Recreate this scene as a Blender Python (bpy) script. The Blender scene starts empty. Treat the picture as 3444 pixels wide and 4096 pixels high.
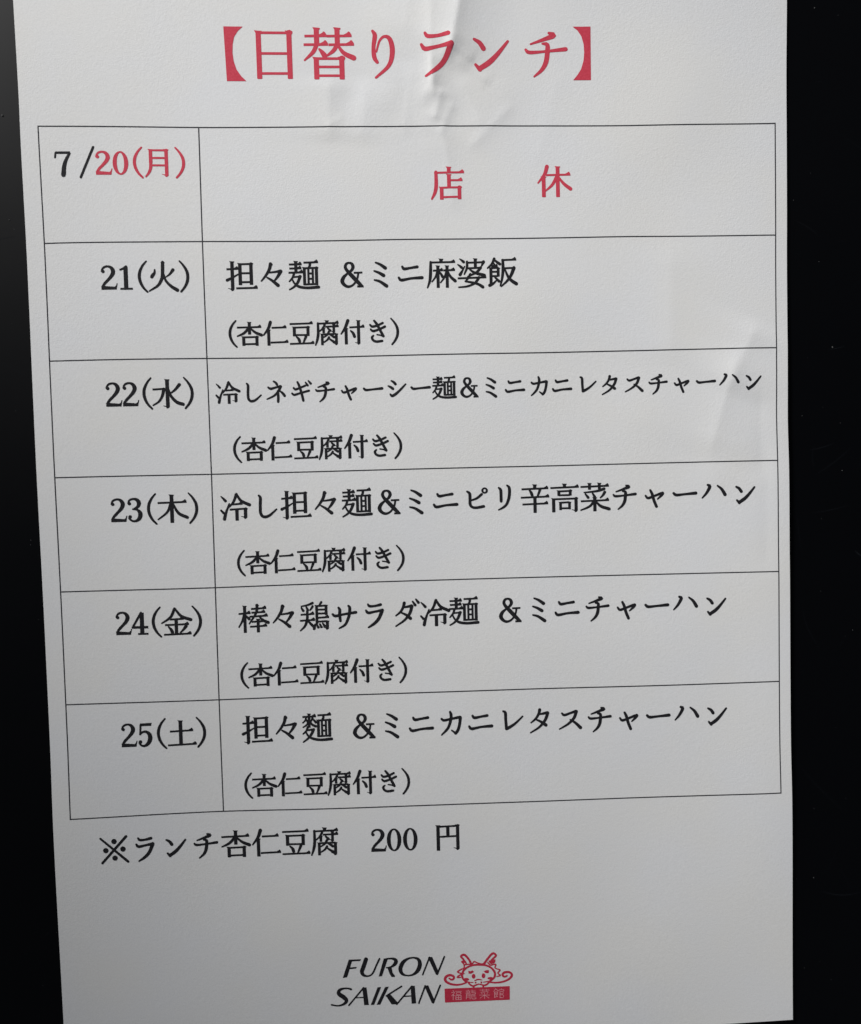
import bpy, math
import numpy as np
from mathutils import Matrix, Vector
from mathutils.geometry import delaunay_2d_cdt

S = bpy.context.scene
MM = 0.001
# sheet coordinates: u right, v down, in millimetres on an A4 sheet; world metres
OX, OY = 100.0, 138.0

# ------------------------------------------------------------------ camera
R = [[0.9990215728833437, 0.024641079830373887, -0.03672484306955075],
     [-0.025989621044302972, 0.9989880673011802, -0.03670668859794245],
     [0.03578318755593907, 0.03762523853274468, 0.9986510426138304]]
CAM = (100.24533, 137.89215, -209.77846)
cd = bpy.data.cameras.new('camera')
cam = bpy.data.objects.new('camera', cd)
S.collection.objects.link(cam)
w = lambda a: Vector((a[0], -a[1], -a[2]))
right, down, fwd = w(R[0]), w(R[1]), w(R[2])
cam.matrix_world = Matrix((
    (right.x, -down.x, -fwd.x, (CAM[0]-OX)*MM),
    (right.y, -down.y, -fwd.y, -(CAM[1]-OY)*MM),
    (right.z, -down.z, -fwd.z, -CAM[2]*MM),
    (0, 0, 0, 1)))
cd.sensor_fit = 'VERTICAL'
cd.sensor_height = 36.0
cd.lens = 36.0*3000/4096
cd.clip_start = 0.01
cd.clip_end = 50
S.camera = cam

# ------------------------------------------------------------------ light
W = bpy.data.worlds.new('World'); S.world = W; W.use_nodes = True
nt = W.node_tree; bg = nt.nodes['Background']
sky = nt.nodes.new('ShaderNodeTexSky'); sky.sky_type = 'NISHITA'; sky.sun_disc = False
sky.sun_elevation = math.radians(38); sky.sun_rotation = math.radians(-35)
hs = nt.nodes.new('ShaderNodeHueSaturation'); hs.inputs['Saturation'].default_value = 0.4   # hazy daylight
nt.links.new(sky.outputs[0], hs.inputs['Color']); nt.links.new(hs.outputs[0], bg.inputs[0]); bg.inputs[1].default_value = SKY_STRENGTH = 0.05

def area(name, pos, target, size, power, color):
    l = bpy.data.lights.new(name, 'AREA'); l.shape = 'RECTANGLE'
    l.size, l.size_y = size; l.energy = power; l.color = color
    o = bpy.data.objects.new(name, l); S.collection.objects.link(o)
    p = Vector(((pos[0]-OX)*MM, -(pos[1]-OY)*MM, pos[2]*MM))
    t = Vector(((target[0]-OX)*MM, -(target[1]-OY)*MM, 0))
    o.location = p; o.rotation_euler = (t-p).to_track_quat('-Z', 'Y').to_euler()
    return o
key = area('added_key_lamp', (-770, -900, 620), (167, 95), (0.3, 0.3), 1.42, (1.0, 0.988, 0.98))  # soft lamp added out of view at the upper left
key.data.spread = math.radians(24.1)  # narrow beam, aimed off centre so the sheet's lower left falls dark

S.view_settings.view_transform = 'Standard'
S.view_settings.look = 'None'
S.view_settings.exposure = -0.8
S.view_settings.gamma = 1.0

# ------------------------------------------------------------------ materials
def mat(name, col, rough=0.8, spec=0.3):
    m = bpy.data.materials.new(name); m.use_nodes = True
    b = m.node_tree.nodes['Principled BSDF']
    b.inputs['Base Color'].default_value = (*col, 1); b.inputs['Roughness'].default_value = rough
    b.inputs['Specular IOR Level'].default_value = spec
    return m, m.node_tree, b
def noise(nt, scale, detail=3, rough=0.6, vec=None):
    n = nt.nodes.new('ShaderNodeTexNoise'); n.inputs['Scale'].default_value = scale
    n.inputs['Detail'].default_value = detail; n.inputs['Roughness'].default_value = rough
    if vec: nt.links.new(vec, n.inputs['Vector'])
    return n
def paper_grain(nt, b, strength=1.0):
    tc = nt.nodes.new('ShaderNodeTexCoord')
    n1 = noise(nt, 2900, 2, 0.55, tc.outputs['Object'])
    n2 = noise(nt, 1100, 2, 0.5, tc.outputs['Object'])
    mx = nt.nodes.new('ShaderNodeMath'); mx.operation = 'MULTIPLY_ADD'
    nt.links.new(n2.outputs['Fac'], mx.inputs[0]); mx.inputs[1].default_value = 0.7
    nt.links.new(n1.outputs['Fac'], mx.inputs[2])
    bp = nt.nodes.new('ShaderNodeBump'); bp.inputs['Strength'].default_value = strength
    bp.inputs['Distance'].default_value = 0.000034
    nt.links.new(mx.outputs[0], bp.inputs['Height']); nt.links.new(bp.outputs[0], b.inputs['Normal'])
    return tc

M_paper, nt, b = mat('white_copy_paper', (0.80, 0.80, 0.80), 0.9, 0.15)
tc = paper_grain(nt, b)
nz = noise(nt, 34, 3, 0.5, tc.outputs['Object'])
cr = nt.nodes.new('ShaderNodeValToRGB')
cr.color_ramp.elements[0].position = 0.35; cr.color_ramp.elements[0].color = (0.80, 0.795, 0.772, 1)
cr.color_ramp.elements[1].position = 0.65; cr.color_ramp.elements[1].color = (0.79, 0.795, 0.798, 1)
nt.links.new(nz.outputs['Fac'], cr.inputs[0])
nf = noise(nt, 2600, 2, 0.6, tc.outputs['Object'])
cf = nt.nodes.new('ShaderNodeMapRange'); cf.inputs['From Min'].default_value = 0.3; cf.inputs['From Max'].default_value = 0.7
cf.inputs['To Min'].default_value = 0.95; cf.inputs['To Max'].default_value = 1.02
nt.links.new(nf.outputs['Fac'], cf.inputs['Value'])
vm = nt.nodes.new('ShaderNodeVectorMath'); vm.operation = 'SCALE'
nt.links.new(cr.outputs[0], vm.inputs[0]); nt.links.new(cf.outputs[0], vm.inputs['Scale'])
nt.links.new(vm.outputs[0], b.inputs['Base Color'])

def ink(name, c0, c1, rough):
    m, nt, b = mat(name, c0, rough, 0.10)
    tc = paper_grain(nt, b, 0.8)
    n = noise(nt, 1800, 3, 0.7, tc.outputs['Object'])
    r = nt.nodes.new('ShaderNodeValToRGB')
    r.color_ramp.elements[0].position = 0.35; r.color_ramp.elements[0].color = (*c0, 1)
    r.color_ramp.elements[1].position = 0.7; r.color_ramp.elements[1].color = (*c1, 1)
    nt.links.new(n.outputs['Fac'], r.inputs[0]); nt.links.new(r.outputs[0], b.inputs['Base Color'])
    return m
M_black = ink('black_toner', (0.012, 0.012, 0.014), (0.024, 0.024, 0.027), 0.7)
M_grey = ink('table_rule_toner', (0.020, 0.020, 0.025), (0.045, 0.045, 0.052), 0.7)
M_red = ink('red_toner', (0.57, 0.052, 0.082), (0.66, 0.075, 0.115), 0.7)
M_deep = ink('logo_red_toner', (0.50, 0.030, 0.060), (0.60, 0.045, 0.085), 0.7)
M_pink = ink('pale_logo_print', (0.70, 0.24, 0.28), (0.80, 0.42, 0.45), 0.7)

M_board, nt, b = mat('black_glossy_panel', (0.0012, 0.0014, 0.0020), 0.40, 0.12)
tcb = nt.nodes.new('ShaderNodeTexCoord')
nb = noise(nt, 9, 4, 0.6, tcb.outputs['Object'])
mr = nt.nodes.new('ShaderNodeMapRange'); mr.inputs['To Min'].default_value = 0.36; mr.inputs['To Max'].default_value = 0.50
nt.links.new(nb.outputs['Fac'], mr.inputs['Value']); nt.links.new(mr.outputs[0], b.inputs['Roughness'])
M_scratch, _, _ = mat('scratch_in_panel', (0.008, 0.009, 0.011), 0.6, 0.05)
M_dust, _, _ = mat('dust', (0.10, 0.10, 0.10), 0.9, 0.2)

# ------------------------------------------------------------------ the sheet's shape
CTRL = np.array([(4.836,38.924,-0.374,0.139),(4.836,70.55,-0.06,-0.439),(4.836,102.176,-0.027,-0.251),(4.836,133.802,-0.004,-0.098),
(4.836,165.428,0.169,-0.191),(4.836,197.054,0.238,-0.342),(4.836,228.68,0.105,0.465),(47.285,38.924,0.027,0.726),
(47.285,70.55,-0.056,-0.319),(47.285,102.176,0.002,-0.229),(47.285,133.802,0.071,-0.03),(47.285,165.428,0.032,-0.112),
(47.285,197.054,-0.08,-0.151),(47.285,228.68,-0.006,0.034),(206.716,38.924,0.11,0.759),(206.716,70.55,0.024,-0.171),
(206.716,102.176,-0.139,-0.273),(206.716,133.802,-0.086,-0.156),(206.716,165.428,-0.029,-0.138),(206.716,197.054,-0.064,-0.071),
(206.716,228.68,0.205,0.919),(101.997,38.924,0,0.868),(164.395,38.924,0,0.993),(101.199,70.55,0,-0.275),
(163.939,70.55,0,-0.297),(76.191,102.176,0,0.025),(138.762,102.176,0,-0.108),(170.557,102.176,0,-0.225),
(75.232,133.802,0,-0.051),(138.149,133.802,0,-0.116),(74.279,165.428,0,-0.363),(137.541,165.428,0,-0.408),
(73.314,197.054,0,-0.258),(136.924,197.054,0,-0.203),(72.329,228.68,0,0.486),(136.293,228.68,0,0.705),
(0,5.681,-0.599,0),(0,33.541,-0.193,0),(0,71.857,-0.031,0),(0,209.265,0.33,0),
(0,287.579,0.569,0),(210,6.003,0.473,0),(210,26.422,0.12,0),(210,74.654,-0.142,0),
(210,123.726,-0.444,0),(210,159.317,-0.144,0),(210,217.195,-0.096,0),(210,276.269,0.101,0),
(210,297,0.038,0.002),(191.096,297,0,0.448)])
def _k(r): return np.where(r > 0, r*r*np.log(r+1e-12), 0)
XY = CTRL[:, :2]; N = len(CTRL)
K = _k(np.linalg.norm(XY[:, None]-XY[None], axis=2)) + np.eye(N)*60.0
Pm = np.c_[np.ones(N), XY]
A = np.zeros((N+3, N+3)); A[:N, :N] = K; A[:N, N:] = Pm; A[N:, :N] = Pm.T
WT = np.linalg.solve(A, np.r_[CTRL[:, 2:], np.zeros((3, 2))])
def disp(u):
    out = np.empty((len(u), 2))
    for i in range(0, len(u), 20000):
        q = u[i:i+20000]
        k = _k(np.linalg.norm(q[:, None]-XY[None], axis=2))
        out[i:i+20000] = k@WT[:N] + np.c_[np.ones(len(q)), q]@WT[N:]
    return out

# creases: (u0, v0, u1, v1, height, width left of the crest, width right of it, roundness)
RIDGES = [
    (122.4, -12, 116.4, 17.5, 1.15, 8.0, 6.0, 0.18),
    (111.4, -10, 110.9, 27, 0.30, 4.0, 5.0, 0.15),
    (116.4, 15, 109.0, 31, 0.22, 2.5, 3.0, 0.35),
    (82.9, 27, 82.6, 41, 0.24, 7.0, 6.0, 0.15),
    (116.0, 16.5, 121.8, 20.6, 0.22, 1.6, 1.8, 0.12),
    (118.5, 21.0, 126.0, 26.5, 0.18, 1.5, 1.8, 0.12),
    (113.4, 29.5, 111.6, 36.5, 0.28, 1.8, 2.4, 0.12),
    (111.0, 20.0, 111.4, 30.0, 0.26, 1.2, 1.6, 0.12),
    (116.5, 33.0, 113.0, 41.0, 0.16, 2.0, 1.5, 0.25),
    (114.0, 40.5, 116.0, 60.0, 0.12, 2.5, 2.5, 0.3),
    (132.0, 34.0, 122.0, 44.0, 0.13, 2.0, 2.0, 0.3),
    (200.4, 97.0, 193.4, 112.0, 0.38, 8.0, 8.0, 0.2),
    (194.8, 106.0, 188.0, 129.0, 0.38, 7.0, 9.0, 0.22),
    (202.2, 116.0, 201.8, 136.0, -0.14, 4.0, 4.0, 0.5),
    (203.4, 130.0, 203.2, 162.0, -0.13, 5.0, 4.0, 0.7),
    (177.0, 76.0, 176.5, 102.0, 0.14, 7.0, 7.0, 0.8),
    (146.0, 26.0, 140.0, 48.0, 0.07, 4.0, 5.0, 0.8),
    (86.0, 36.5, 82.2, 38.6, 0.07, 0.8, 1.0, 0.15), (93.0, 28, 91.5, 42, 0.12, 4.0, 4.0, 0.4),
    (105.5, 24, 103.0, 40, 0.10, 3.0, 3.0, 0.4), (119.5, 27, 124.5, 38, 0.10, 3.0, 3.5, 0.4), (107.0, -8, 104.0, 12, 0.10, 4.0, 4.0, 0.5),
]
BUMPS = [
    (88, 31, -0.16, 4, 6, 20), (97, 32, 0.12, 5, 4, 0), (104, 30, -0.10, 3, 5, 10), (110, 38, 0.10, 3, 3, 30),
    (118, 34, -0.12, 5, 4, 40), (128, 30, 0.10, 6, 5, 0), (112, 44, 0.08, 5, 4, 0), (100, 8, 0.15, 7, 12, 5),
    (133, 8, -0.15, 8, 14, 12), (182, 33, 0.15, 12, 14, 20), (60, 70, 0.10, 14, 20, 0), (176, 60, -0.15, 16, 14, 40),
    (150, 90, 0.15, 18, 12, 20), (190, 136, 0.12, 6, 8, 30), (150, 185, 0.15, 20, 12, 10), (40, 160, 0.15, 18, 25, 0),
    (120, 230, 0.18, 25, 18, 30), (190, 245, -0.15, 12, 20, 0), (70, 262, 0.15, 22, 16, 10), (170, 120, 0.12, 12, 10, 0),
]
def height(u):
    x, y = u[:, 0], u[:, 1]
    # how the whole sheet lies: a little air under it, edges slightly raised
    z = 0.55 + 0.35*np.sin(x/70+0.6)*np.cos(y/95) + 0.25*((x-105)/105)**2
    z += 0.10*np.sin(x/9.5+y/31+1.0)*np.sin(y/23+0.5)*np.exp(-((x-150)/70)**2) + 0.12*np.sin((x+0.6*y)/17.0)*np.cos(y/37.0)
    z += 0.9*np.exp(-(((x-208)/14)**2 + ((y-150)/70)**2))*0.5
    for (x0, y0, x1, y1, h, wl, wr, s) in RIDGES:
        dx, dy = x1-x0, y1-y0; L = math.hypot(dx, dy); tx, ty = dx/L, dy/L
        a = (x-x0)*tx + (y-y0)*ty; d = (x-x0)*ty - (y-y0)*tx   # creases run down the sheet: d > 0 on their right
        fall = np.clip(np.minimum(a, L-a)/ (0.35*L) + 0.65, 0, 1)
        fall = fall*fall*(3-2*fall)
        wd = np.where(d < 0, wl, wr)
        e = np.sqrt(d*d + s*s) - s
        z += h*np.exp(-e/wd)*fall
    for (x0, y0, h, rx, ry, ang) in BUMPS:
        c, sn = math.cos(math.radians(ang)), math.sin(math.radians(ang))
        px = (x-x0)*c + (y-y0)*sn; py = -(x-x0)*sn + (y-y0)*c
        z += h*np.exp(-(px/rx)**2 - (py/ry)**2)
    return z
# the panel lies REST mm below the plane z = 0, about which the lifted sheet sits
REST = 0.8
def place(u, lift=0.0):
    u = np.asarray(u, float); d = disp(u); z = height(u) + lift - REST
    P = u + d
    return np.c_[(P[:, 0]-OX)*MM, -(P[:, 1]-OY)*MM, z*MM]

def new_mesh(name, verts, faces, material, parent=None, smooth=True):
    me = bpy.data.meshes.new(name); me.from_pydata([tuple(v) for v in verts], [], faces)
    me.materials.append(material)
    if smooth: me.polygons.foreach_set('use_smooth', [True]*len(me.polygons))
    me.update()
    o = bpy.data.objects.new(name, me); S.collection.objects.link(o)
    if parent: o.parent = parent
    return o

# ------------------------------------------------------------------ the black panel under the sheet
def slab(name, x0, y0, x1, y1, z0, z1, m, bev=0.002):
    import bmesh
    bm = bmesh.new(); bmesh.ops.create_cube(bm, size=1)
    for v in bm.verts:
        v.co = Vector(((x0+x1)/2+v.co.x*(x1-x0), (y0+y1)/2+v.co.y*(y1-y0), (z0+z1)/2+v.co.z*(z1-z0)))
    bmesh.ops.bevel(bm, geom=bm.edges[:], offset=bev, segments=3, affect='EDGES')
    me = bpy.data.meshes.new(name); bm.to_mesh(me); bm.free(); me.materials.append(m)
    o = bpy.data.objects.new(name, me); S.collection.objects.link(o); return o
panel = slab('table_surface', -0.42, -0.42, 0.42, 0.42, -0.021, -REST*MM, M_board)
panel['kind'] = 'structure'
panel['label'] = 'black glossy panel with fine scratches that the menu sheet lies on'

# fine scratches and dust on the panel
rng = np.random.default_rng(7)
sv, sf = [], []
def scratch(pts, wd):
    pts = np.array(pts, float); n = len(pts)
    t = np.gradient(pts, axis=0); t /= np.linalg.norm(t, axis=1)[:, None]
    nn = np.c_[-t[:, 1], t[:, 0]]
    ww = wd*np.sin(np.linspace(0.12, math.pi-0.12, n))[:, None]/2
    a, c = pts+nn*ww, pts-nn*ww; b0 = len(sv)
    for p in a: sv.append(((p[0]-OX)*MM, -(p[1]-OY)*MM, 0.00002-REST*MM))
    for p in c: sv.append(((p[0]-OX)*MM, -(p[1]-OY)*MM, 0.00002-REST*MM))
    for i in range(n-1): sf.append((b0+i, b0+n+i, b0+n+i+1, b0+i+1))
def arc(x0, y0, x1, y1, bend, wd, n=14):
    t = np.linspace(0, 1, n)[:, None]
    p = np.array([[x0, y0]])*(1-t) + np.array([[x1, y1]])*t
    nx, ny = -(y1-y0), (x1-x0); L = math.hypot(nx, ny)
    scratch(p + np.array([[nx/L, ny/L]])*bend*np.sin(t*math.pi), wd)
arc(216, 131.0, 224, 129.0, 0.3, 0.16)
arc(217.5, 138.5, 229, 130.2, 0.4, 0.14)
arc(217, 149.0, 228, 147.0, 0.2, 0.12)
arc(219, 259.5, 232, 260.2, 1.2, 0.22)
arc(222, 102.5, 227, 101.6, 0.2, 0.16)
arc(229.5, 160, 232, 162, 0.1, 0.35)
arc(214, 176, 219, 188, 0.8, 0.10)
arc(213, 222, 226, 236, 0.5, 0.10)
arc(212, 66, 220, 71, -0.5, 0.10)
arc(-9, 68.6, -3.5, 67.8, 0.2, 0.14)
arc(-8, 102.0, -1.0, 106.0, 0.4, 0.10)
for i in range(14):
    x = rng.uniform(212, 236) if i % 3 else rng.uniform(-14, 6); y = rng.uniform(0, 290); a = rng.uniform(0, math.pi); L = rng.uniform(2, 12)
    arc(x, y, x+L*math.cos(a), y+L*math.sin(a), rng.uniform(-.8, .8), rng.uniform(0.05, 0.09))
DUST = [(218.6, 7.7, 0.16), (223.3, 101.9, 0.22), (-5.3, 35.6, 0.3), (-4.7, 63.5, 0.16), (-3.5, 66, .12), (217, 255.5, 0.12), (226, 137, .12)]
for i in range(45):
    x = rng.uniform(211, 236) if i % 3 else rng.uniform(-14, 12)
    DUST.append((x, rng.uniform(-2, 292), rng.uniform(0.03, 0.09)))
so = new_mesh('scratch', sv, sf, M_scratch, panel, False); so['kind'] = 'stuff'
so['label'] = 'fine pale scratches in the black panel'
dv, df = [], []
for (x, y, r) in DUST:
    b0 = len(dv); k = 6; cx, cy = (x-OX)*MM, -(y-OY)*MM
    ph = rng.uniform(0, 6)
    for lev, rr in ((0, 1.0), (0.6, 0.7)):
        for i in range(k):
            a = ph+i*2*math.pi/k; q = r*rr*MM*rng.uniform(0.7, 1.3)
            dv.append((cx+math.cos(a)*q, cy+math.sin(a)*q, 0.00001+lev*r*MM-REST*MM))
    for i in range(k): df.append((b0+i, b0+(i+1) % k, b0+k+(i+1) % k, b0+k+i))
    df.append(tuple(b0+k+i for i in range(k)))
do = new_mesh('dust', dv, df, M_dust, panel, False); do['kind'] = 'stuff'

# ------------------------------------------------------------------ the sheet of paper
nx, ny = 351, 496
gu, gv = np.meshgrid(np.linspace(0, 210, nx), np.linspace(0, 297, ny))
U = np.c_[gu.ravel(), gv.ravel()]
top = place(U); bot = place(U, -0.10)
low = bot[:, 2].min()
print('sheet mean height over the panel', top[:, 2].mean()/MM+REST, 'rim', top[gu.ravel() < 1, 2].mean()/MM, top[gu.ravel() > 209, 2].mean()/MM)
if low < 0.00006-REST*MM:
    raise RuntimeError('sheet dips into the panel: %g' % low)
nn_ = nx*ny
idx = np.arange(nn_).reshape(ny, nx)
a, b_, c_, d_ = idx[:-1, :-1].ravel(), idx[1:, :-1].ravel(), idx[1:, 1:].ravel(), idx[:-1, 1:].ravel()
F = [tuple(q) for q in np.c_[a, b_, c_, d_].tolist()]
F += [tuple(q) for q in np.c_[a+nn_, d_+nn_, c_+nn_, b_+nn_].tolist()]
ring = list(idx[0, :]) + list(idx[1:, -1]) + list(idx[-1, -2::-1]) + list(idx[-2:0:-1, 0])
ring = [int(i) for i in ring]
V = np.r_[top, bot, top[ring], bot[ring]]
n0, nr = 2*nn_, len(ring)
F += [(n0+i, n0+(i+1) % nr, n0+nr+(i+1) % nr, n0+nr+i) for i in range(nr)]
sheet = new_mesh('menu_sheet', V, F, M_paper)
sheet['label'] = 'creased white paper printed with a Japanese weekly lunch menu table, lying on black panel'
sheet['category'] = 'menu'

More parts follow.
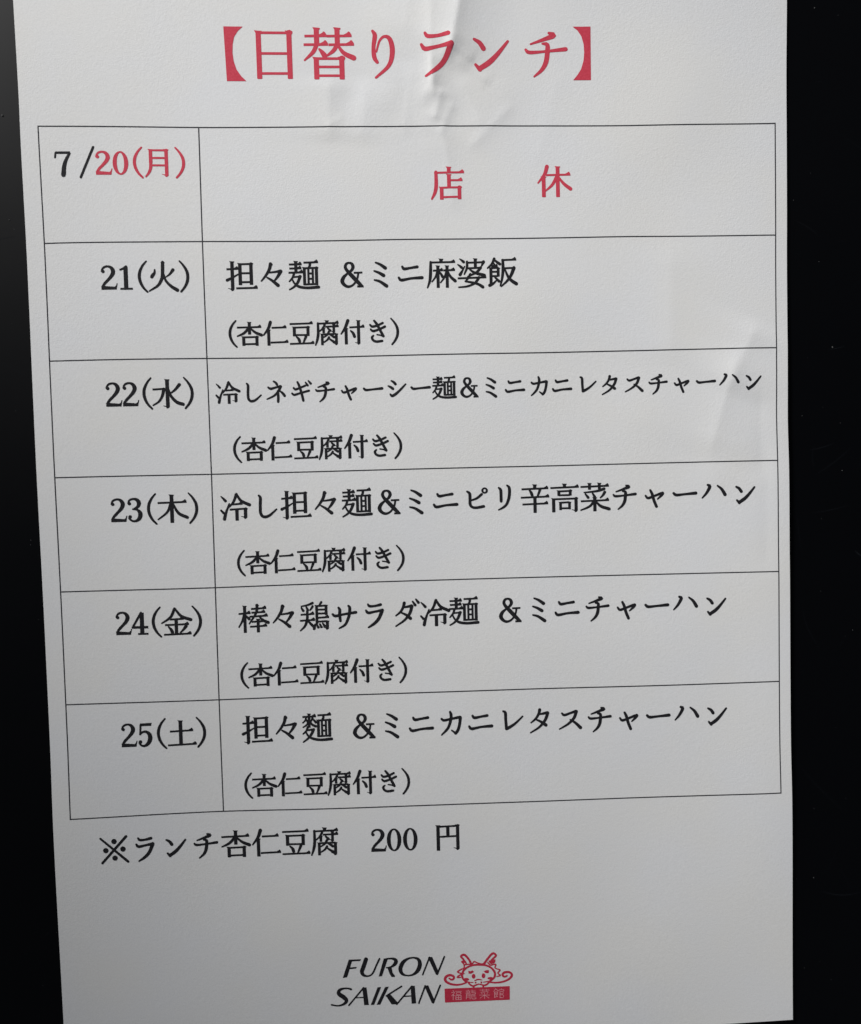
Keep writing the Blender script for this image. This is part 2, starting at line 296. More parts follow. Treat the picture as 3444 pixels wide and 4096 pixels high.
# ------------------------------------------------------------------ print
# glyphs drawn as brush strokes in a 100 x 100 body, y down
#  H/h thin horizontal (with / without the triangular end), V/v thick vertical (with / without head),
#  P smooth stroke of x y width, N left sweep, M right sweep, D dot, K hook, C corner, S head, F filled, O disc, R ring
GLYPHS = '''日|V 22 9 95;V 77 9 95;h 22 12 77 12;h 22 49 77 49;h 22 85 77 85;C 77 11
替|H 7 17.5 46 17;H 47 17.5 91 17;H 5 33 48 32.5;H 50 33 95 32.5;v 28.7 3 34;S 28.7 3;v 66 3 34;S 66 3;N 28.7 32 26 46 6 61;D 33 41 42 52;N 66 32 62 44 45 54;M 66 33 74 51 95 57;V 27 56 96;V 73 56 96;h 27 58 73 58;h 27 73 73 73;h 27 89 73 89;C 73 57
り|P 32 9 5 36 17 8 33 37 7 34 56 8 39 65 6;P 38 46 3 44 27 4 53 19 5 63 24 8 67 46 9 60 71 7 36 93 4
ラ|O 73 38 5.5;P 28 15 5 33 21 7 50 21 6 70 17 8;P 21 35 5 28 43 8 50 40 6 73 36 8;P 75 36 10 63 63 9 48 79 8 28 92 4
ン|P 18 26 5 28 32 8 35 42 9;P 20 71 5 28 80 8;P 28 78 9 46 66 9.5 62 50 7.5 80 28 4.5
チ|P 56 13 4.6 65 17 9.6 48 24 6.6 22 33 3;P 13 43 4.6 20 48 6.6 50 46 4.6 87 42 7.6;P 44 32 3.6 53 34 7.6 53 48 8.6 50 66 8.6 42 80 6.6 28 92 3
【|F 57.5 1.5 92 1.5 83 9.5 76 20 73 33 72 48 73.5 63 78 78 86 90 95 99 60 99
】|F 33 1.5 0 1.5 9 8.5 16 19 20 33 21 48 19.5 63 15 78 8 89 0 98.5 33 98.5
月|V 32 6 50;P 32 46 8.5 31 66 8 25 82 6.5 15 95 3;V 81 6 92;h 32 9 81 9;h 32 34 81 34;h 32 58 81 58;K 81 94;C 81 8
7|F 30 13.5 76 13.5 75 21.5 31 21.5;P 30.5 18 4 28.5 33 4;P 74 20 6 63 40 8.5 56 60 11 52 88.5 13
/|P 73 0 6 30 97 6
2|O 33 31 5.5;P 29.5 30 5 32 22 4.5 39 16.5 5 50 15 5 60 20 9 65 31 11.5 61 43 10 50 56 7.5 38 68 7 29 80 5;F 26 89 26 83 36 77 60 79 68 80 73 76 75 69 78 69 74 89
0|R 50 51 23.5 38 12.5 33.5
1|v 50 17 86 11.5;h 31 87 71 87 4.2;P 33 26 4 43 22 5 52 16 6
3|O 33.5 30 5.5;P 30 29 5 33 20 4.5 40 16 5 50 15 6 60 20 10.5 64 30 11.5 59 41 8 47 48 4;P 44 48 4 57 50 6 67 62 12 64 78 11 52 87 6 40 86 5 31 78 5;O 34 73 6
4|v 56 16 86 11.5;P 54 17 6 25 65 5;h 23 65 76 65 6.5;h 42 87 76 87 4.2
5|F 35 13 73 12 71 22 35 22;P 36.5 18 4.5 34.5 49 4.5;P 33.5 49 4 42 42 5 54 41 7 65 51 11.5 66 66 12.5 59 80 10 47 87.5 6 36 84.5 5 31 77 5;O 34 74 6
(|P 64 0 3.5 52 14 5.5 43 32 7.5 40.5 50 8 44 68 7.5 53 85 6 65 98 4.5
)|P 35 0 3.5 47 14 5.5 57 32 7.5 60 50 8 57 68 7.5 48 85 6 37 98 4.5
店|V 54 3 19;H 13 19.5 96 18;P 18 17 7.5 18 55 9 14 76 8 5 94 4;V 54 24 61;H 58 41 91 40.5;V 33 60 96;V 83 60 95;h 33 62 83 61;h 33 89 83 88;C 83 60
休|P 30 3 10 23 25 8 4 50 3;V 20 32 91 9.5;H 27 27.5 95 26.5;V 60 3 91 9.5;N 58 30 48 58 25 73;M 60 30 75 55 96 68
火|P 48 4 9 46 45 9 42 60 8.5 30 78 6.5 3 95 3;P 50 42 4 56 62 6 72 80 8 92 93 10;S 48 4;P 22 27 3 21 37 6 15 45 9 12 50 9;P 80 28 9 70 41 5 57 51 2
担|V 20 2 92;H 2 27 39 25.5;K 20 95;P 3 62 8 20 54 5 39 43 2.5;V 45 8 78;V 80.5 8 77;h 45 11 80.5 10;h 45 40 80.5 39.5;h 45 68.5 80.5 68;H 31 88 99 86.5;C 80.5 9
々|P 48 10 9 44 27 8 32 47 6 17 65 3;P 44 38 4 62 36 5 80 33 8;P 80 34 10 70 51 7 57 67 3;P 36 54 4 52 64 7 70 79 10;O 50 12 5
麺|V 25 2 42 8;H 3 12.5 43 12;H 4 25.5 42 25;H 1 39 47 38;P 19 40 6 14 54 5 3 67 3;P 17 53 4 30 52 4 39 51 7;P 38 51 8 30 70 7 18 84 5 3 93 3;P 12 60 4 20 74 5 34 84 7 60 88 7 97 86 8;H 50 7 96 6;P 71 8 7 70 17 6 65 25 4;V 52 22 80 7.5;V 91 22 80 8;h 52 25 91 24;h 52 77 91 76;v 65 25 77 5;v 79 25 77 5;h 65 42 79 42;h 65 59 79 59;C 91 24
麵|V 24 2 48 7;H 2 12 46 11;P 14 15 5 11 24 4 3 31 3;P 15 22 4 21 31 7;P 35 15 5 32 24 4 27 30 3;P 37 20 4 46 31 7;P 23 24 5 16 38 4 4 46 3;P 25 26 4 34 38 6 45 44 7;P 19 46 6 14 58 5 3 68 3;P 18 56 4 38 54 6;P 38 54 8 30 70 7 18 84 5 3 95 3;P 12 62 4 20 75 5 34 84 7 60 89 7 97 87 8;H 52 8 96 7;P 72 9 6 71 17 6 66 25 4;V 54 23 80 7.5;V 91 23 80 8;h 54 25 91 24;h 54 77 91 76;v 66 25 77 5;v 79 25 77 5;h 66 42 79 42;h 66 59 79 59;C 91 24
&|P 85 86 6 72 74 11 50 50 11.5 36 34 9 31 23 8 35 13 6.5 44 10 5 53 14 8 56 24 9 51 34 7 38 44 5 25 56 9 20 69 11 26 80 9 38 86.5 7 52 83 5 64 71 4.5 70 58 4.5 73 43 4.5;h 58 42.5 86 42 4.2;h 68 86.5 89 86.5 4.5
ミ|P 32 11 4 46 17 7 63 29 10;P 27 38 4 42 44 7 57 53 10;P 27 67 4 44 72 7 66 87 10
ニ|P 22 26 6 28 33 8 50 30 6 71 27 8;P 10 61 6 18 69 8 50 64 6 86 62 9
麻|V 50 2 13;H 13 13.5 95 12.5;P 16 12 6 15 45 8.5 12 72 7 4 95 3;H 23 40 55 39;V 39 24 96 8;P 37 42 5 31 60 4.5 19 76 2.5;P 42 43 4 49 51 6 54 60 8;H 57 39.5 94 38.5;V 69 24 96 8;P 67 42 5 60 62 4.5 47 79 2.5;P 71 42 4 80 60 7 95 74 9
婆|D 12 3 25 13;D 5 21 18 31;P 12 54 9 19 43 5 28 27 2;P 36 12 6 35 32 6 26 53 3;h 36 15.5 91 14;P 90 13 9 83 27 3;V 63 2 34 8;h 38 33.5 80 32;P 80 32 8 66 47 6 37 61 3;P 44 37 4 60 48 7 92 57 9;H 4 66 97 63.5;P 46 53 7 38 66 5 29 76 3;P 29 76 4 52 80 6 72 86 7 86 95 9;P 74 64 8 60 82 6 36 92 5 7 95 3
飯|P 26 3 7 18 20 6 3 34 3;P 27 7 4 34 14 7 44 21 8;H 16 27.5 36 27;P 24 18 3 27 25 6;V 14 32 88 8;h 14 34 40 33;V 38 33 62 7.5;h 14 46 38 46;h 14 60 38 60;P 9 90 9 20 85 6 34 72 2.5;P 27 64 4 40 77 8;H 49 8 97 7;P 54 8 7 54 40 8 50 70 6 44 92 3;h 55 35 90 34;P 90 34 10 80 58 8 67 76 6 47 94 3;P 60 38 4 70 62 7 82 76 9 97 86 10
杏|H 3 25.5 94 23.5;V 50 5 52;N 48 27 32 50 4 58;M 52 27 70 47 95 54;V 27 59 94;V 77 59 94;h 27 62 77 61;h 27 88 77 87;C 77 60
仁|P 34 6 10 25 30 8 7 54 3;V 26 34 94;H 38 27 93 25.5;H 33 82.5 99 80.5
豆|H 6 13.5 93 11.5;V 23 24 60;V 75 24 59;h 23 27 75 26;h 23 55 75 55;P 31 62 4 39 70 8 42 79 9;P 67 60 8 62 72 6 56 85 3;H 5 88 97 86;C 75 25
腐|V 50 2 13;H 13 13.5 94 11.5;P 16 12 6 16 50 8 12 74 7 5 94 3;P 42 17 6 34 31 5 22 42 3;V 37 29 49 7;H 44 25.5 94 24.5;V 76 16 48 7;K 76 48;P 53 31 4 62 40 8;h 31 54 85 53;V 31 52 95 7.5;V 85 52 92 8;K 85 94;P 57 44 6 50 56 5 37 65 3;P 58 53 4 66 58 6 76 65 8;P 57 65 6 50 75 5 37 84 3;P 58 71 4 66 77 6 77 84 8
付|P 33 4 10 22 31 8 6 54 3;V 25 33 94;H 38 30 95 28.5;V 73 4 92;K 73 94;P 43 43 4 52 52 8 57 65 9
き|P 22 22 5 30 29 7 50 25 6 71 16 6;P 24 39 5 33 46 7 56 40 6 79 30 7;P 38 7 6 48 20 8 60 43 8 72 66 8;P 71 66 5 60 62 3 48 60 3;P 34 63 4 28 70 7 32 80 7 44 86 7 67 84 7
水|V 49 5 93 10;K 49 96;h 2 36.5 38 35;P 38 36 9 32 58 7 20 76 5 2 87 3;P 88 22 9 74 38 6 58 50 3;P 52 34 4 60 58 7 78 78 9 98 85 9
冷|D 5 14 19 29;P 4 60 5 12 69 7;P 14 89 9 17 76 8 24 56 5 31 38 2.5;P 55 8 8 44 34 6 24 55 3;P 56 9 5 70 30 8 97 44 9;H 41 41 73 39.5;h 32 58 85 56;V 55 57 95;V 83 56 86;K 83 88;C 83 56
し|P 25 14 5 30 22 8 29 50 8 30 74 8 40 85 8 58 81 7 82 61 3.5
ネ|P 41 6 5 50 12 7 54 19 8;P 18 30 5 28 36 8 48 31 6 68 26 8;P 69 27 9 58 48 8 40 65 6 12 78 3;P 57 46 7 58 68 8 57 89 8;P 65 45 4 76 54 8 84 65 9
ギ|P 18 34 6 26 40 7 45 33 6 66 25 6;P 11 56 6 20 62 7 45 55 6 80 46 7;P 34 10 6 41 26 8 50 58 8 56 86 8;P 67 12 4 75 24 8;P 79 6 4 88 17 8
ャ|P 20 49 5 28 57 7 50 50 6 72 42 7;P 77 42 10 72 50 7 60 61 3;P 36 31 6 42 44 8 48 66 8 56 86 8
ー|P 13 43 7 22 49 8 50 47 6 88 44 9
シ|P 26 14 4 36 20 8 43 28 9;P 13 35 4 23 40 8 32 47 9;P 21 69 5 28 76 9 42 69 9 58 56 7 72 42 6 85 29 4
カ|P 18 33 6 26 38 7 50 34 6 80 29 8;P 81 30 9 78 52 8 72 72 8 64 82 8;P 64 83 6 58 77 5 51 72 3;P 47 11 6 50 20 8 49 36 8 41 60 7 30 74 6 17 86 3
レ|P 23 15 5 30 20 8 31 45 8 33 73 8;P 33 73 9 48 66 8 66 54 6 88 34 4
タ|P 50 14 9 46 28 7 36 43 6 20 56 3;P 45 29 4 60 27 6 76 24 8;P 77 25 9 68 48 8 48 71 6 18 89 3;P 38 46 4 54 54 7 70 65 10
ダ|P 45 14 9 41 28 7 32 43 6 16 56 3;P 40 29 4 54 27 6 69 24 8;P 70 25 9 63 48 8 45 71 6 15 91 3;P 34 46 4 50 54 7 64 66 10;P 73 10 4 81 22 8;P 84 3 4 92 14 8
ス|P 22 28 5 30 34 7 50 28 6 69 22 8;P 71 23 9 62 45 8 42 64 6 13 80 3;P 50 50 4 66 60 7 84 77 10
ハ|P 30 18 6 37 23 9 26 44 7 11 61 3;P 63 21 4 77 33 8 88 51 10
木|V 49 4 96 10;H 4 30 96 28;P 46 31 6 34 60 6 4 84 3;P 52 31 4 70 64 8 98 79 9
ピ|P 18 20 5 26 27 8 27 44 8 27 62 8 32 71 7 45 75 7 72 71 8;P 66 30 7 50 43 6 28 51 4;R 76 18 10 10 5 5
リ|P 31 10 5 37 17 8 38 34 8 38 55 8;P 59 3 5 66 12 8 65 40 8 57 64 7 45 76 6 29 84 3
辛|V 50 2 15;H 6 17 94 15;P 32 20 4 38 29 8 41 38 8;P 68 18 7 63 32 6 58 43 4;H 3 45 97 43;H 8 68 93 66;V 50 44 97
高|V 50 2 14;H 3 15 97 13;V 31 24 42 8;V 69 24 42 8;h 31 27 69 26;h 31 40 69 40;V 13 50 97 9;V 88 50 93 9;h 13 53 88 52;K 88 96;V 36 63 90 7;V 66 63 88 7;h 36 65 66 64;h 36 84 66 84;C 69 25;C 88 51
菜|H 3 14 97 12;V 33 2 24 8;V 66 2 23 8;P 82 22 8 58 29 6 15 33 3;P 19 38 4 28 50 8;P 43 36 4 50 48 8;P 84 33 8 78 43 6 69 52 3;H 3 62 97 60;V 50 50 97 9;P 47 63 6 32 80 6 3 92 3;P 53 63 4 70 80 8 98 90 9
金|P 46 6 7 32 34 7 3 54 3;P 48 8 5 68 32 8 98 44 9;H 30 42 74 40.5;H 13 60 90 58.5;V 50 41 91;P 25 66 4 33 76 8 37 85 9;P 82 65 9 73 76 6 62 87 3;H 9 92 98 90;O 48 9 5
棒|H 2 31 40 29.5;V 22 5 95 8;P 20 34 6 13 56 5 2 75 3;P 26 38 4 36 49 8;H 43 16 92 14.5;H 44 28.5 88 27.5;H 37 41.5 96 40;P 63 4 8 59 30 6 36 65 3;P 69 41 4 80 54 7 98 63 9;H 44 59 86 58;H 38 75 93 73.5;V 65 50 95 8;S 63 4
鶏|P 45 4 7 30 10 5 8 14 3;P 8 19 4 14 29 7;P 24 16 4 29 27 7;P 45 15 6 41 22 5 36 28 3;H 5 42 49 40.5;H 2 62 51 60.5;P 27 30 6 26 58 7 18 80 6 3 95 3;P 28 62 4 38 74 7 48 84 8;P 74 2 6 70 8 5 66 14 3;V 58 12 74 7;V 89 12 46 7.5;h 58 15 89 14;h 58 27 89 27;h 58 40 89 40;H 58 54 97 53;h 58 67 93 66;V 92 65 90 8;K 92 93;P 52 76 5 48 90 8;P 57 76 4 62 86 7;P 67 75 4 72 85 7;P 77 73 4 83 82 7
サ|P 11 44 6 20 50 8 50 45 6 88 40 8;P 31 23 6 35 30 8 34 45 8 36 67 7;P 64 18 6 68 25 8 65 50 8 55 75 7 46 84 6 31 92 3
土|V 47 8 88 10;H 12 43.5 87 41.5;H 4 89 97 87
※|P 6 9 5 93 91 7;P 90 6 7 9 92 6;O 50 21 9;O 51 77 9;O 22 50 9;O 78 48 9
円|V 17 8 94 9.5;V 83 8 90;h 17 13 83 11.5;h 17 47 83 46;v 50 12 47 9;K 83 92;C 83 10
福|P 20 4 5 26 14 5;P 8 24 4 34 22 4 20 44 4 6 58 4;P 22 40 5 22 96 5;P 26 50 4 36 58 4;P 42 12 4 94 12 4;P 52 24 4 86 24 4 86 42 4 52 42 4 52 24 4;P 46 54 5 92 54 5;P 46 54 5 46 96 5;P 92 54 5 92 96 5;P 46 74 4 92 74 4;P 69 54 4 69 94 4;P 46 94 5 92 94 5
龍|P 26 4 5 26 14 5;P 8 16 4 46 16 4;P 16 22 4 18 32 4;P 38 22 4 34 32 4;P 5 36 4 48 36 4;P 12 46 5 10 94 5;P 12 46 4 44 46 4;P 44 46 5 44 94 5;P 12 62 4 44 62 4;P 12 76 4 44 76 4;P 60 6 5 60 32 5;P 60 16 4 92 16 4;P 60 32 4 90 32 4;P 90 32 5 90 48 5;P 60 48 4 90 48 4;P 60 48 5 60 88 5 70 94 5 94 92 5 95 80 4;P 70 60 4 90 60 4;P 70 74 4 90 74 4
館|P 24 4 5 6 32 4;P 24 6 4 46 26 5;P 14 36 4 40 36 4;P 14 36 5 14 92 5;P 40 36 5 40 62 5;P 14 50 4 40 50 4;P 14 62 4 40 62 4;P 14 92 4 36 78 4;P 28 66 4 42 84 4;P 74 4 5 74 14 5;P 54 28 4 54 16 4 94 16 4 94 28 4;P 62 32 5 62 96 5;P 62 34 4 88 34 4 88 54 4 62 54 4;P 62 66 4 90 66 4 90 92 4 62 92 4'''
def hull(p):
    p = sorted({(round(float(x), 4), round(float(y), 4)) for x, y in p})
    def half(p):
        h = []
        for q in p:
            while len(h) > 1 and (h[-1][0]-h[-2][0])*(q[1]-h[-2][1])-(h[-1][1]-h[-2][1])*(q[0]-h[-2][0]) <= 0: h.pop()
            h.append(q)
        return h[:-1]
    return half(p)+half(p[::-1])
def smooth_stroke(pts, step=2.2):
    p = np.array(pts, float).reshape(-1, 3)
    if len(p) == 2:
        q = np.stack([p[0]*(1-t)+p[1]*t for t in np.linspace(0, 1, 4)])
    else:
        e = np.vstack([2*p[0]-p[1], p, 2*p[-1]-p[-2]]); q = []
        for i in range(1, len(e)-2):
            n = max(3, int(np.linalg.norm(e[i+1][:2]-e[i][:2])/step/1.6))
            for t in np.linspace(0, 1, n, endpoint=False):
                q.append(0.5*((2*e[i]) + (-e[i-1]+e[i+1])*t + (2*e[i-1]-5*e[i]+4*e[i+1]-e[i+2])*t*t
                              + (-e[i-1]+3*e[i]-3*e[i+1]+e[i+2])*t**3))
        q.append(p[-1]); q = np.array(q)
    t = np.gradient(q[:, :2], axis=0); t /= np.linalg.norm(t, axis=1)[:, None]+1e-9
    n = np.c_[-t[:, 1], t[:, 0]]; h = q[:, 2:3]/2
    a, c = q[:, :2]+n*h, q[:, :2]-n*h
    polys = [hull([a[i], c[i], c[i+1], a[i+1]]) for i in range(len(q)-1)]
    for j in (0, -1):
        if q[j, 2] > 2: polys.append(disc(q[j, 0], q[j, 1], q[j, 2]/2, q[j, 2]/2, 8))
    return polys
def disc(x, y, rx, ry, k=16, ph=0.0):
    return [(x+rx*math.cos(ph+i*2*math.pi/k), y+ry*math.sin(ph+i*2*math.pi/k)) for i in range(k)]
HW = 4.4
def glyph_polys(code, B=1.0):
    out = []
    for tok in code.split(';'):
        k, *v = tok.split(); v = [float(q) for q in v]
        if k in 'Hh':
            x0, y0, x1, y1 = v[:4]; t = ((v[4] if len(v) > 4 else HW)+B)/2
            out.append([(x0, y0-t), (x1, y1-t), (x1, y1+t), (x0, y0+t)])
            if k == 'H':
                g = min(1.0, (x1-x0)/60+0.35)
                out.append([(x1-13*g, y1-t+.1), (x1-7*g, y1-t-3.0*g), (x1-4.5*g, y1-t-5.6*g), (x1-2*g, y1-t-4.6*g),
                            (x1+1.2*g, y1-t+.6), (x1+1.2*g, y1+t), (x1-8*g, y1+t)])
        elif k in 'Vv':
            x, y0, y1 = v[:3]; wd = ((v[3] if len(v) > 3 else 9)+B)/2
            out.append([(x-wd, y0), (x+wd, y0), (x+wd, y1-1), (x+wd-1.2, y1), (x-wd+1.2, y1), (x-wd, y1-1)])
            if k == 'V':
                g = wd/4.5
                out.append([(x-wd-2.6*g, y0-1.5), (x-wd+3*g, y0-.6), (x+wd+1.6*g, y0-.3), (x+wd+1.9*g, y0+1.6), (x+wd-.1, y0+4), (x-wd+.1, y0+4)])
        elif k == 'S':
            x, y = v; out.append([(x-7, y-1.5), (x+6.3, y-.3), (x+6.5, y+1.8), (x+4.3, y+4), (x-4.3, y+4)])
        elif k == 'C':
            x, y = v; out.append([(x-8, y+.5), (x-2.5, y-3.6), (x+1.5, y-4.6), (x+6, y-2), (x+6.8, y+1), (x+4.4, y+5), (x-4, y+5)])
        elif k == 'K':
            x, y = v; out.append([(x-15, y-6.5), (x-14, y-8), (x-4.4, y-6), (x+4.4, y-6), (x+4.2, y-1.5), (x+1, y+1.2), (x-3.5, y+2), (x-6.5, y-3)])
        elif k == 'P': out += smooth_stroke([q+(B if i % 3 == 2 else 0) for i, q in enumerate(v)])
        elif k in 'NM':
            x0, y0, cx, cy, x1, y1 = v
            ws = (7.5, 7, 3) if k == 'N' else (4, 7.5, 9.5)
            m = (0.25*x0+0.5*cx+0.25*x1, 0.25*y0+0.5*cy+0.25*y1)
            out += smooth_stroke([x0, y0, ws[0]+B, m[0], m[1], ws[1]+B, x1, y1, ws[2]+B])
        elif k == 'D': 
            x0, y0, x1, y1 = v; out += smooth_stroke([x0, y0, 4, (x0+x1)/2, (y0+y1)/2-.6, 7.5, x1, y1, 10])
        elif k == 'F': out.append([(v[i], v[i+1]) for i in range(0, len(v), 2)])
        elif k == 'O': out.append(disc(v[0], v[1], v[2], v[2]))
        elif k == 'R':
            x, y, rx, ry, qx, qy = v; n = 28; rx += B/2; qx -= B/2; ry += B/4; qy -= B/4
            o_, i_ = disc(x, y, rx, ry, n), disc(x, y, qx, qy, n)
            for i in range(n): out.append([o_[i], o_[(i+1) % n], i_[(i+1) % n], i_[i]])
    return out
GL = {}
for ln in GLYPHS.strip().split('\n'):
    ch, code = ln[0], ln[2:]
    GL[ch] = code

def ccw(p):
    s = sum(p[i][0]*p[(i+1) % len(p)][1]-p[(i+1) % len(p)][0]*p[i][1] for i in range(len(p)))
    return p if s > 0 else p[::-1]
def union(polys, step=1.3):
    """polygons in mm -> one clean triangulation of their union, with extra points so it follows the creases"""
    vs, fs = [], []
    for p in polys:
        p = ccw([tuple(map(float, q)) for q in p]); r = []
        for i in range(len(p)):
            a, c = p[i], p[(i+1) % len(p)]; L = math.hypot(c[0]-a[0], c[1]-a[1])
            if L < 1e-4: continue
            n = max(1, int(L/step))
            for j in range(n): r.append((a[0]+(c[0]-a[0])*j/n, a[1]+(c[1]-a[1])*j/n))
        if len(r) < 3: continue
        b0 = len(vs); vs += [Vector(q) for q in r]; fs.append(list(range(b0, b0+len(r))))
    xs = [v.x for v in vs]; ys = [v.y for v in vs]
    gx = np.arange(min(xs)+.35, max(xs), step); gy = np.arange(min(ys)+.35, max(ys), step)
    if max(xs)-min(xs) > 2 and max(ys)-min(ys) > 2:
        vs += [Vector((float(x), float(y))) for x in gx for y in gy]
    ov, oe, of, _, _, orig = delaunay_2d_cdt(vs, [], fs, 0, 1e-5, True)
    keep = [tuple(f) for f, o in zip(of, orig) if o]
    used = sorted({i for f in keep for i in f}); mp = {i: n for n, i in enumerate(used)}
    return [(ov[i].x, ov[i].y) for i in used], [tuple(mp[i] for i in f) for f in keep]
def printed(name, groups, material, lift=0.035, label=None, parent=None):
    V2, F2 = [], []
    for polys in groups:
        v, f = union(polys); b0 = len(V2); V2 += v; F2 += [tuple(i+b0 for i in q[::-1]) for q in f]
    o = new_mesh(name, place(np.array(V2), lift), F2, material, parent or sheet)
    if label: o['label'] = label
    return o

LINES = [
    ('title_text', 'red heading line in brackets, 【日替りランチ】', 'r', 15, '【日替りランチ】', 18.97, (53.86, 68.42, 83.1, 97.86, 112.7, 127.6, 142.58, 157.62)),
    ('date_text', 'black "7/" of the first date', 'k', 8.47, '7/', 48.76, (10.76, 17.19)),
    ('date_text', 'red date 20(月)', 'r', 8.47, '20(月)', 48.76, (21.6, 26.17, 30.68, 35.74, 42.09)),
    ('closed_notice_text', 'red character 店 in the top row', 'r', 9.85, '店', 55.01, (114.7,)),
    ('closed_notice_text', 'red character 休 in the top row', 'r', 9.85, '休', 55.01, (144.38,)),
    ('date_text', 'black date 21(火)', 'k', 8.47, '21(火)', 80.07, (21.65, 26.29, 30.73, 36.5, 42.14)),
    ('dish_text', 'dish line 担々麺&ミニ麻婆飯', 'k', 8.47, '担々麺&ミニ麻婆飯', 80.08, (57.58, 65.67, 74.48, 87.51, 95.81, 103.99, 112.38, 120.79, 129.22)),
    ('side_dish_text', 'bracketed line under the dish of the 21th', 'k', 7.2, '(杏仁豆腐付き)', 95.67, (54.48, 59.15, 66.08, 73.34, 80.38, 87.41, 94.31, 99.19)),
    ('date_text', 'black date 22(水)', 'k', 8.47, '22(水)', 111.54, (21.61, 26.14, 30.67, 36.29, 42.06)),
    ('dish_text', 'dish line 冷しネギチャーシー麺&ミニカニレタスチャーハン', 'k', 6.75, '冷しネギチャーシー麺&ミニカニレタスチャーハン', 111.53, (52.56, 59.54, 65.86, 72.87, 79.32, 85.99, 92.6, 99.37, 105.81, 112.42, 119.33, 125.74, 132.33, 139.07, 145.62, 152.54, 159.05, 165.91, 172.7, 179.49, 186.31, 192.92, 200.04)),
    ('side_dish_text', 'bracketed line under the dish of the 22th', 'k', 7.2, '(杏仁豆腐付き)', 127.21, (54.53, 59.21, 66.1, 73.49, 80.49, 87.49, 94.26, 99.24)),
    ('date_text', 'black date 23(木)', 'k', 8.47, '23(木)', 143.12, (21.58, 26.06, 30.59, 36.22, 42.09)),
    ('dish_text', 'dish line 冷し担々麺&ミニピリ辛高菜チャーハン', 'k', 8.47, '冷し担々麺&ミニピリ辛高菜チャーハン', 143.07, (53.5, 62.2, 70.34, 78.49, 87.26, 96.08, 104.01, 112.2, 120.91, 128.73, 137.26, 145.67, 154.22, 162.71, 171.28, 179.88, 188.2, 197.36)),
    ('side_dish_text', 'bracketed line under the dish of the 23th', 'k', 7.2, '(杏仁豆腐付き)', 158.89, (54.55, 59.24, 66.03, 73.4, 80.39, 87.44, 94.14, 99.11)),
    ('date_text', 'black date 24(金)', 'k', 8.47, '24(金)', 174.69, (21.57, 26.23, 30.66, 36.18, 42.04)),
    ('dish_text', 'dish line 棒々鶏サラダ冷麺&ミニチャーハン', 'k', 8.47, '棒々鶏サラダ冷麺&ミニチャーハン', 174.69, (57.54, 65.84, 74.49, 82.9, 91.41, 100.18, 108.28, 116.5, 129.48, 138.0, 145.89, 154.44, 162.8, 171.41, 179.63, 188.68)),
    ('side_dish_text', 'bracketed line under the dish of the 24th', 'k', 7.2, '(杏仁豆腐付き)', 190.55, (54.45, 59.06, 65.86, 73.24, 80.23, 87.27, 94.05, 98.98)),
    ('date_text', 'black date 25(土)', 'k', 8.47, '25(土)', 206.07, (21.85, 26.38, 30.89, 36.53, 42.08)),
    ('dish_text', 'dish line 担々麵&ミニカニレタスチャーハン', 'k', 8.47, '担々麵&ミニカニレタスチャーハン', 206.02, (57.57, 65.64, 74.3, 87.36, 95.54, 103.81, 112.18, 120.67, 129.32, 137.46, 146.18, 154.57, 162.98, 171.42, 179.69, 188.66)),
    ('side_dish_text', 'bracketed line under the dish of the 25th', 'k', 7.2, '(杏仁豆腐付き)', 221.71, (54.43, 58.98, 65.94, 73.16, 80.08, 87.17, 94.02, 99.0)),
    ('footnote_text', 'footnote under the table with its price 200円', 'k', 8.47, '※ランチ杏仁豆腐200円', 238.06, (16.58, 25.15, 33.81, 41.97, 50.38, 58.75, 67.22, 75.45, 90.59, 95.09, 99.7, 110.46)),
]
for (nm, lab, col, em, chars, v, us) in LINES:
    groups = []
    weight = 0.3 if em > 12 else 1.4 if em > 9 else 2.1 if em > 8 else 2.8   # small sizes print heavier
    for ch, u in zip(chars, us):
        s = em/100
        groups.append([[(u+(x-50)*s, v+(y-50)*s) for x, y in p] for p in glyph_polys(GL[ch], weight)])
    printed(nm, groups, M_red if col == 'r' else M_black, 0.035, lab)

# ruled table: seven horizontals and three verticals
TL, TC, TR, TV, TH = 4.836, 47.285, 206.716, 38.924, 31.626
lw = 0.155
for i in range(7):
    y = TV+TH*i
    printed('ruled_line', [[[(TL-lw, y-lw), (TR+lw, y-lw), (TR+lw, y+lw), (TL-lw, y+lw)]]], M_grey, 0.030)
for x in (TL, TC, TR):
    segs = []
    for i in range(6):
        segs.append([[(x-lw, TV+TH*i+lw+.01), (x+lw, TV+TH*i+lw+.01), (x+lw, TV+TH*(i+1)-lw-.01), (x-lw, TV+TH*(i+1)-lw-.01)]])
    printed('ruled_line', segs, M_grey, 0.030)

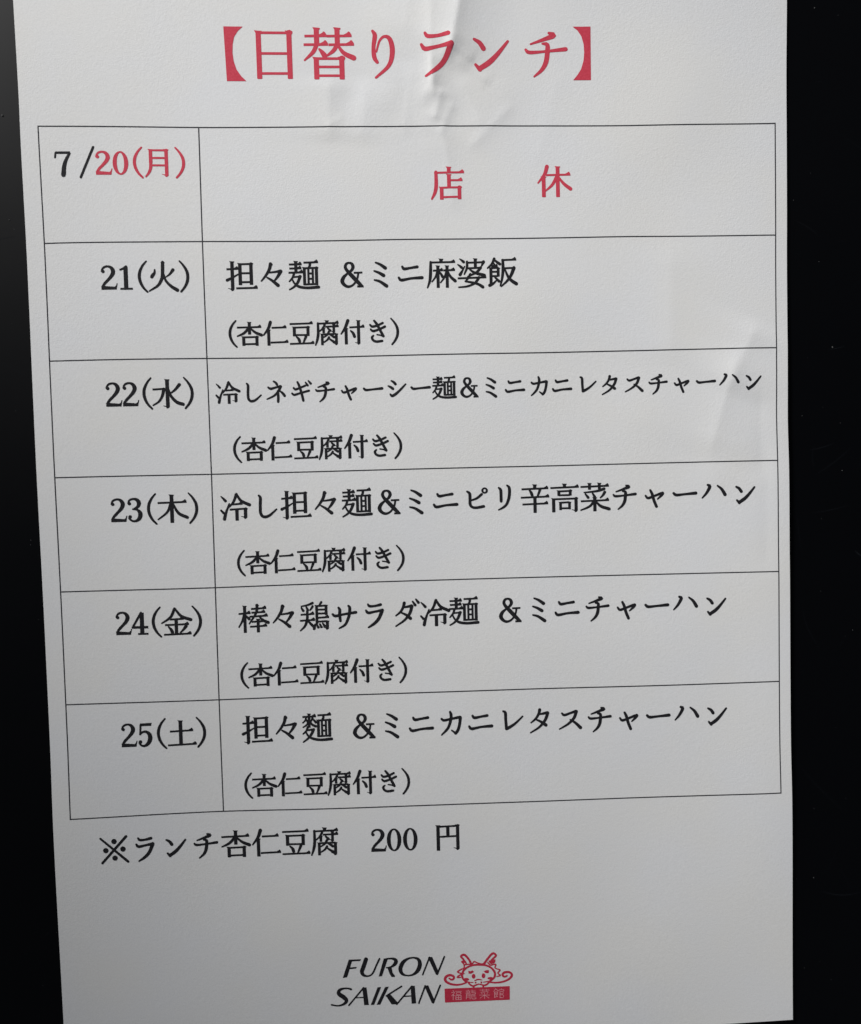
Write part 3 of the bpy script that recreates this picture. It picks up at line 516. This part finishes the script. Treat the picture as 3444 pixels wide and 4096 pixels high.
# logo: artwork units -> mm on the sheet
LO = np.array([74.257, 277.255]); LX = np.array([0.031694, 0.001356]); LY = np.array([-0.00089, 0.032486])
def art(p): return LO + LX*p[0] + LY*(p[1]-300)
def artP(v, fat=3.5): return [[tuple(art(q)) for q in p] for p in smooth_stroke([q+(fat if i % 3 == 2 else 0) for i, q in enumerate(v)], 6)]
def artF(*v): return [[tuple(art((v[i], v[i+1]))) for i in range(0, len(v), 2)]]
LETTERS = [
 artF(213,141, 247,138, 197,301, 158,306) + artF(213,141, 323,136, 316,152, 238,157) + artF(224,211, 284,206, 279,221, 218,227),
 artP((368,137,34, 345,205,34, 330,250,33, 345,280,24, 378,290,13, 412,280,12, 436,250,13, 462,190,13, 490,132,13)),
 artF(528,130, 567,127, 512,290, 482,294) + artP((555,133,11, 605,131,16, 636,146,30, 632,176,30, 595,206,14, 552,214,8)) + artF(560,214, 598,207, 608,258, 630,288, 626,299, 598,297, 580,268),
 artP((795,122,11, 838,136,24, 855,178,33, 838,235,33, 795,275,17, 740,285,11, 695,268,24, 678,225,33, 700,168,31, 745,133,17, 795,122,11)),
 artP((942,120,12, 880,278,11)) + artF(926,119, 966,116, 1023,245, 1016,274, 1000,277) + artP((1077,114,12, 1012,274,13)),
 artP((232,410,17, 205,402,12, 160,404,15, 125,422,26, 124,452,35, 165,482,37, 190,512,31, 170,542,20, 118,560,11, 55,552,13)),
 artP((345,396,12, 212,556,11)) + artF(333,394, 371,392, 392,552, 350,555) + artF(280,482, 372,476, 372,487, 272,493),
 artF(472,391, 503,389, 440,551, 409,553),
 artF(540,388, 573,385, 495,549, 462,551) + artP((688,383,12, 550,470,11)) + artF(548,470, 583,450, 657,532, 640,546, 598,547),
 artP((782,382,12, 645,546,11)) + artF(770,380, 808,377, 821,537, 780,541) + artF(712,468, 806,463, 806,474, 704,480),
 artP((903,378,12, 845,537,11)) + artF(893,377, 931,374, 986,505, 981,533, 964,536) + artP((1040,374,12, 976,533,13)),
]
logo = printed('logo_lettering', LETTERS, M_black, 0.035, 'slanted black FURON SAIKAN lettering at the foot of the sheet')
# dragon mark, drawn in its own finer units
def em2(x, y): return (995+x*0.4359, 22.6+y*0.4359)   # finer units -> artwork units
def eP(v, k=1.0):
    v = list(v); q = []
    for i in range(0, len(v), 3):
        X, Y = em2(v[i], v[i+1]); q += [X, Y, v[i+2]*0.4359*1.28]
    return artP(q, 0)
def eE(x, y, rx, ry, k=16): return [[tuple(art(em2(*p))) for p in disc(x, y, rx, ry, k)]]
def eF(*v): return [[tuple(art(em2(v[i], v[i+1]))) for i in range(0, len(v), 2)]]
D_ = []
D_ += eP((640,735,30, 585,680,32, 556,600,34, 585,505,34, 660,435,32, 780,388,32, 930,378,32, 1070,395,32, 1180,455,34, 1240,540,36, 1240,620,34, 1185,690,30, 1110,735,28))
D_ += eP((650,730,26, 720,745,17, 790,746,14)) + eP((1000,742,14, 1060,732,18, 1130,728,24))
D_ += eP((690,750,28, 730,795,28, 790,822,28, 850,800,26, 910,782,22, 980,798,26, 1020,808,28, 1080,785,28, 1120,745,26))
D_ += eP((800,820,30, 798,868,30)) + eP((1003,818,30, 1000,862,30)) + eP((822,706,16, 890,684,22, 970,694,16))
D_ += eE(840,750,19,20) + eE(960,745,19,20) + eE(798,617,38,50) + eE(1005,607,38,52) + eE(645,682,60,30) + eE(1150,660,60,28)
D_ += eF(688,503, 735,513, 775,494, 808,525, 775,550, 740,568, 690,560) + eF(1118,488, 1060,492, 1003,515, 1040,545, 1075,555, 1115,550)
D_ += eP((650,745,26, 560,780,28, 440,796,32, 310,775,36, 222,725,42, 204,665,44, 235,617,42, 300,594,40, 368,610,36, 388,650,36, 360,686,32, 320,682,30, 290,660,28))
D_ += eP((1130,742,26, 1260,752,28, 1400,735,30, 1520,690,34, 1590,625,38, 1592,570,38, 1540,532,38, 1460,534,38, 1410,565,38, 1412,608,36, 1450,628,32, 1495,608,30))
D_ += eP((745,360,38, 700,270,36, 625,185,38, 580,170,36, 532,205,34, 580,262,30, 640,345,30)) + eE(580,315,46,26)
D_ += eP((560,330,24, 600,372,22, 600,440,22)) + eP((600,380,24, 690,368,20, 765,365,20, 805,312,22, 880,340,22, 960,362,24, 1030,350,24))
D_ += eP((615,445,22, 530,478,24, 462,528,26, 540,558,22)) + eP((600,560,20, 510,595,24, 455,640,26, 530,640,18))
D_ += eP((1020,352,38, 1100,240,36, 1175,155,36, 1218,140,34, 1264,188,36, 1190,260,28, 1140,318,26)) + eE(1200,308,52,46) + eP((1125,300,24, 1165,352,24, 1240,280,26))
D_ += eP((1095,330,22, 1145,385,24, 1210,372,20, 1262,372,24, 1245,440,22, 1300,468,20, 1352,490,26, 1305,552,22, 1358,600,26, 1280,626,14))
emblem = printed('dragon_emblem', [D_], M_deep, 0.035, 'red line drawing of a horned dragon face with curling whiskers')
banner = printed('logo_banner', [eF(192,875, 1555,825, 1558,1110, 202,1165)], M_deep, 0.045, 'solid red bar under the dragon face')
bg_ = []
THIN_SAI = glyph_polys('P 8 12 4 92 12 4;P 34 4 5 34 22 5;P 66 4 5 66 22 5;P 82 26 4 16 34 4;P 22 40 4 28 50 4;P 46 38 4 50 48 4;P 80 36 4 70 50 4;P 6 62 4 94 62 4;P 50 52 5 50 98 5;P 46 64 4 10 92 4;P 54 64 4 90 92 4')
for ch, cx, cy in (('福', 440, 1010), ('龍', 742, 998), ('菜', 1030, 985), ('館', 1325, 975)):
    polys = THIN_SAI if ch == '菜' else glyph_polys(GL[ch], 1.4)
    s = 2.35
    bg_.append([[tuple(art(em2(cx+(x-50)*s, cy+(y-50)*s*0.9))) for x, y in p] for p in polys])
printed('banner_lettering', bg_, M_pink, 0.055, 'pale 福龍菜館 lettering in the red bar', banner)
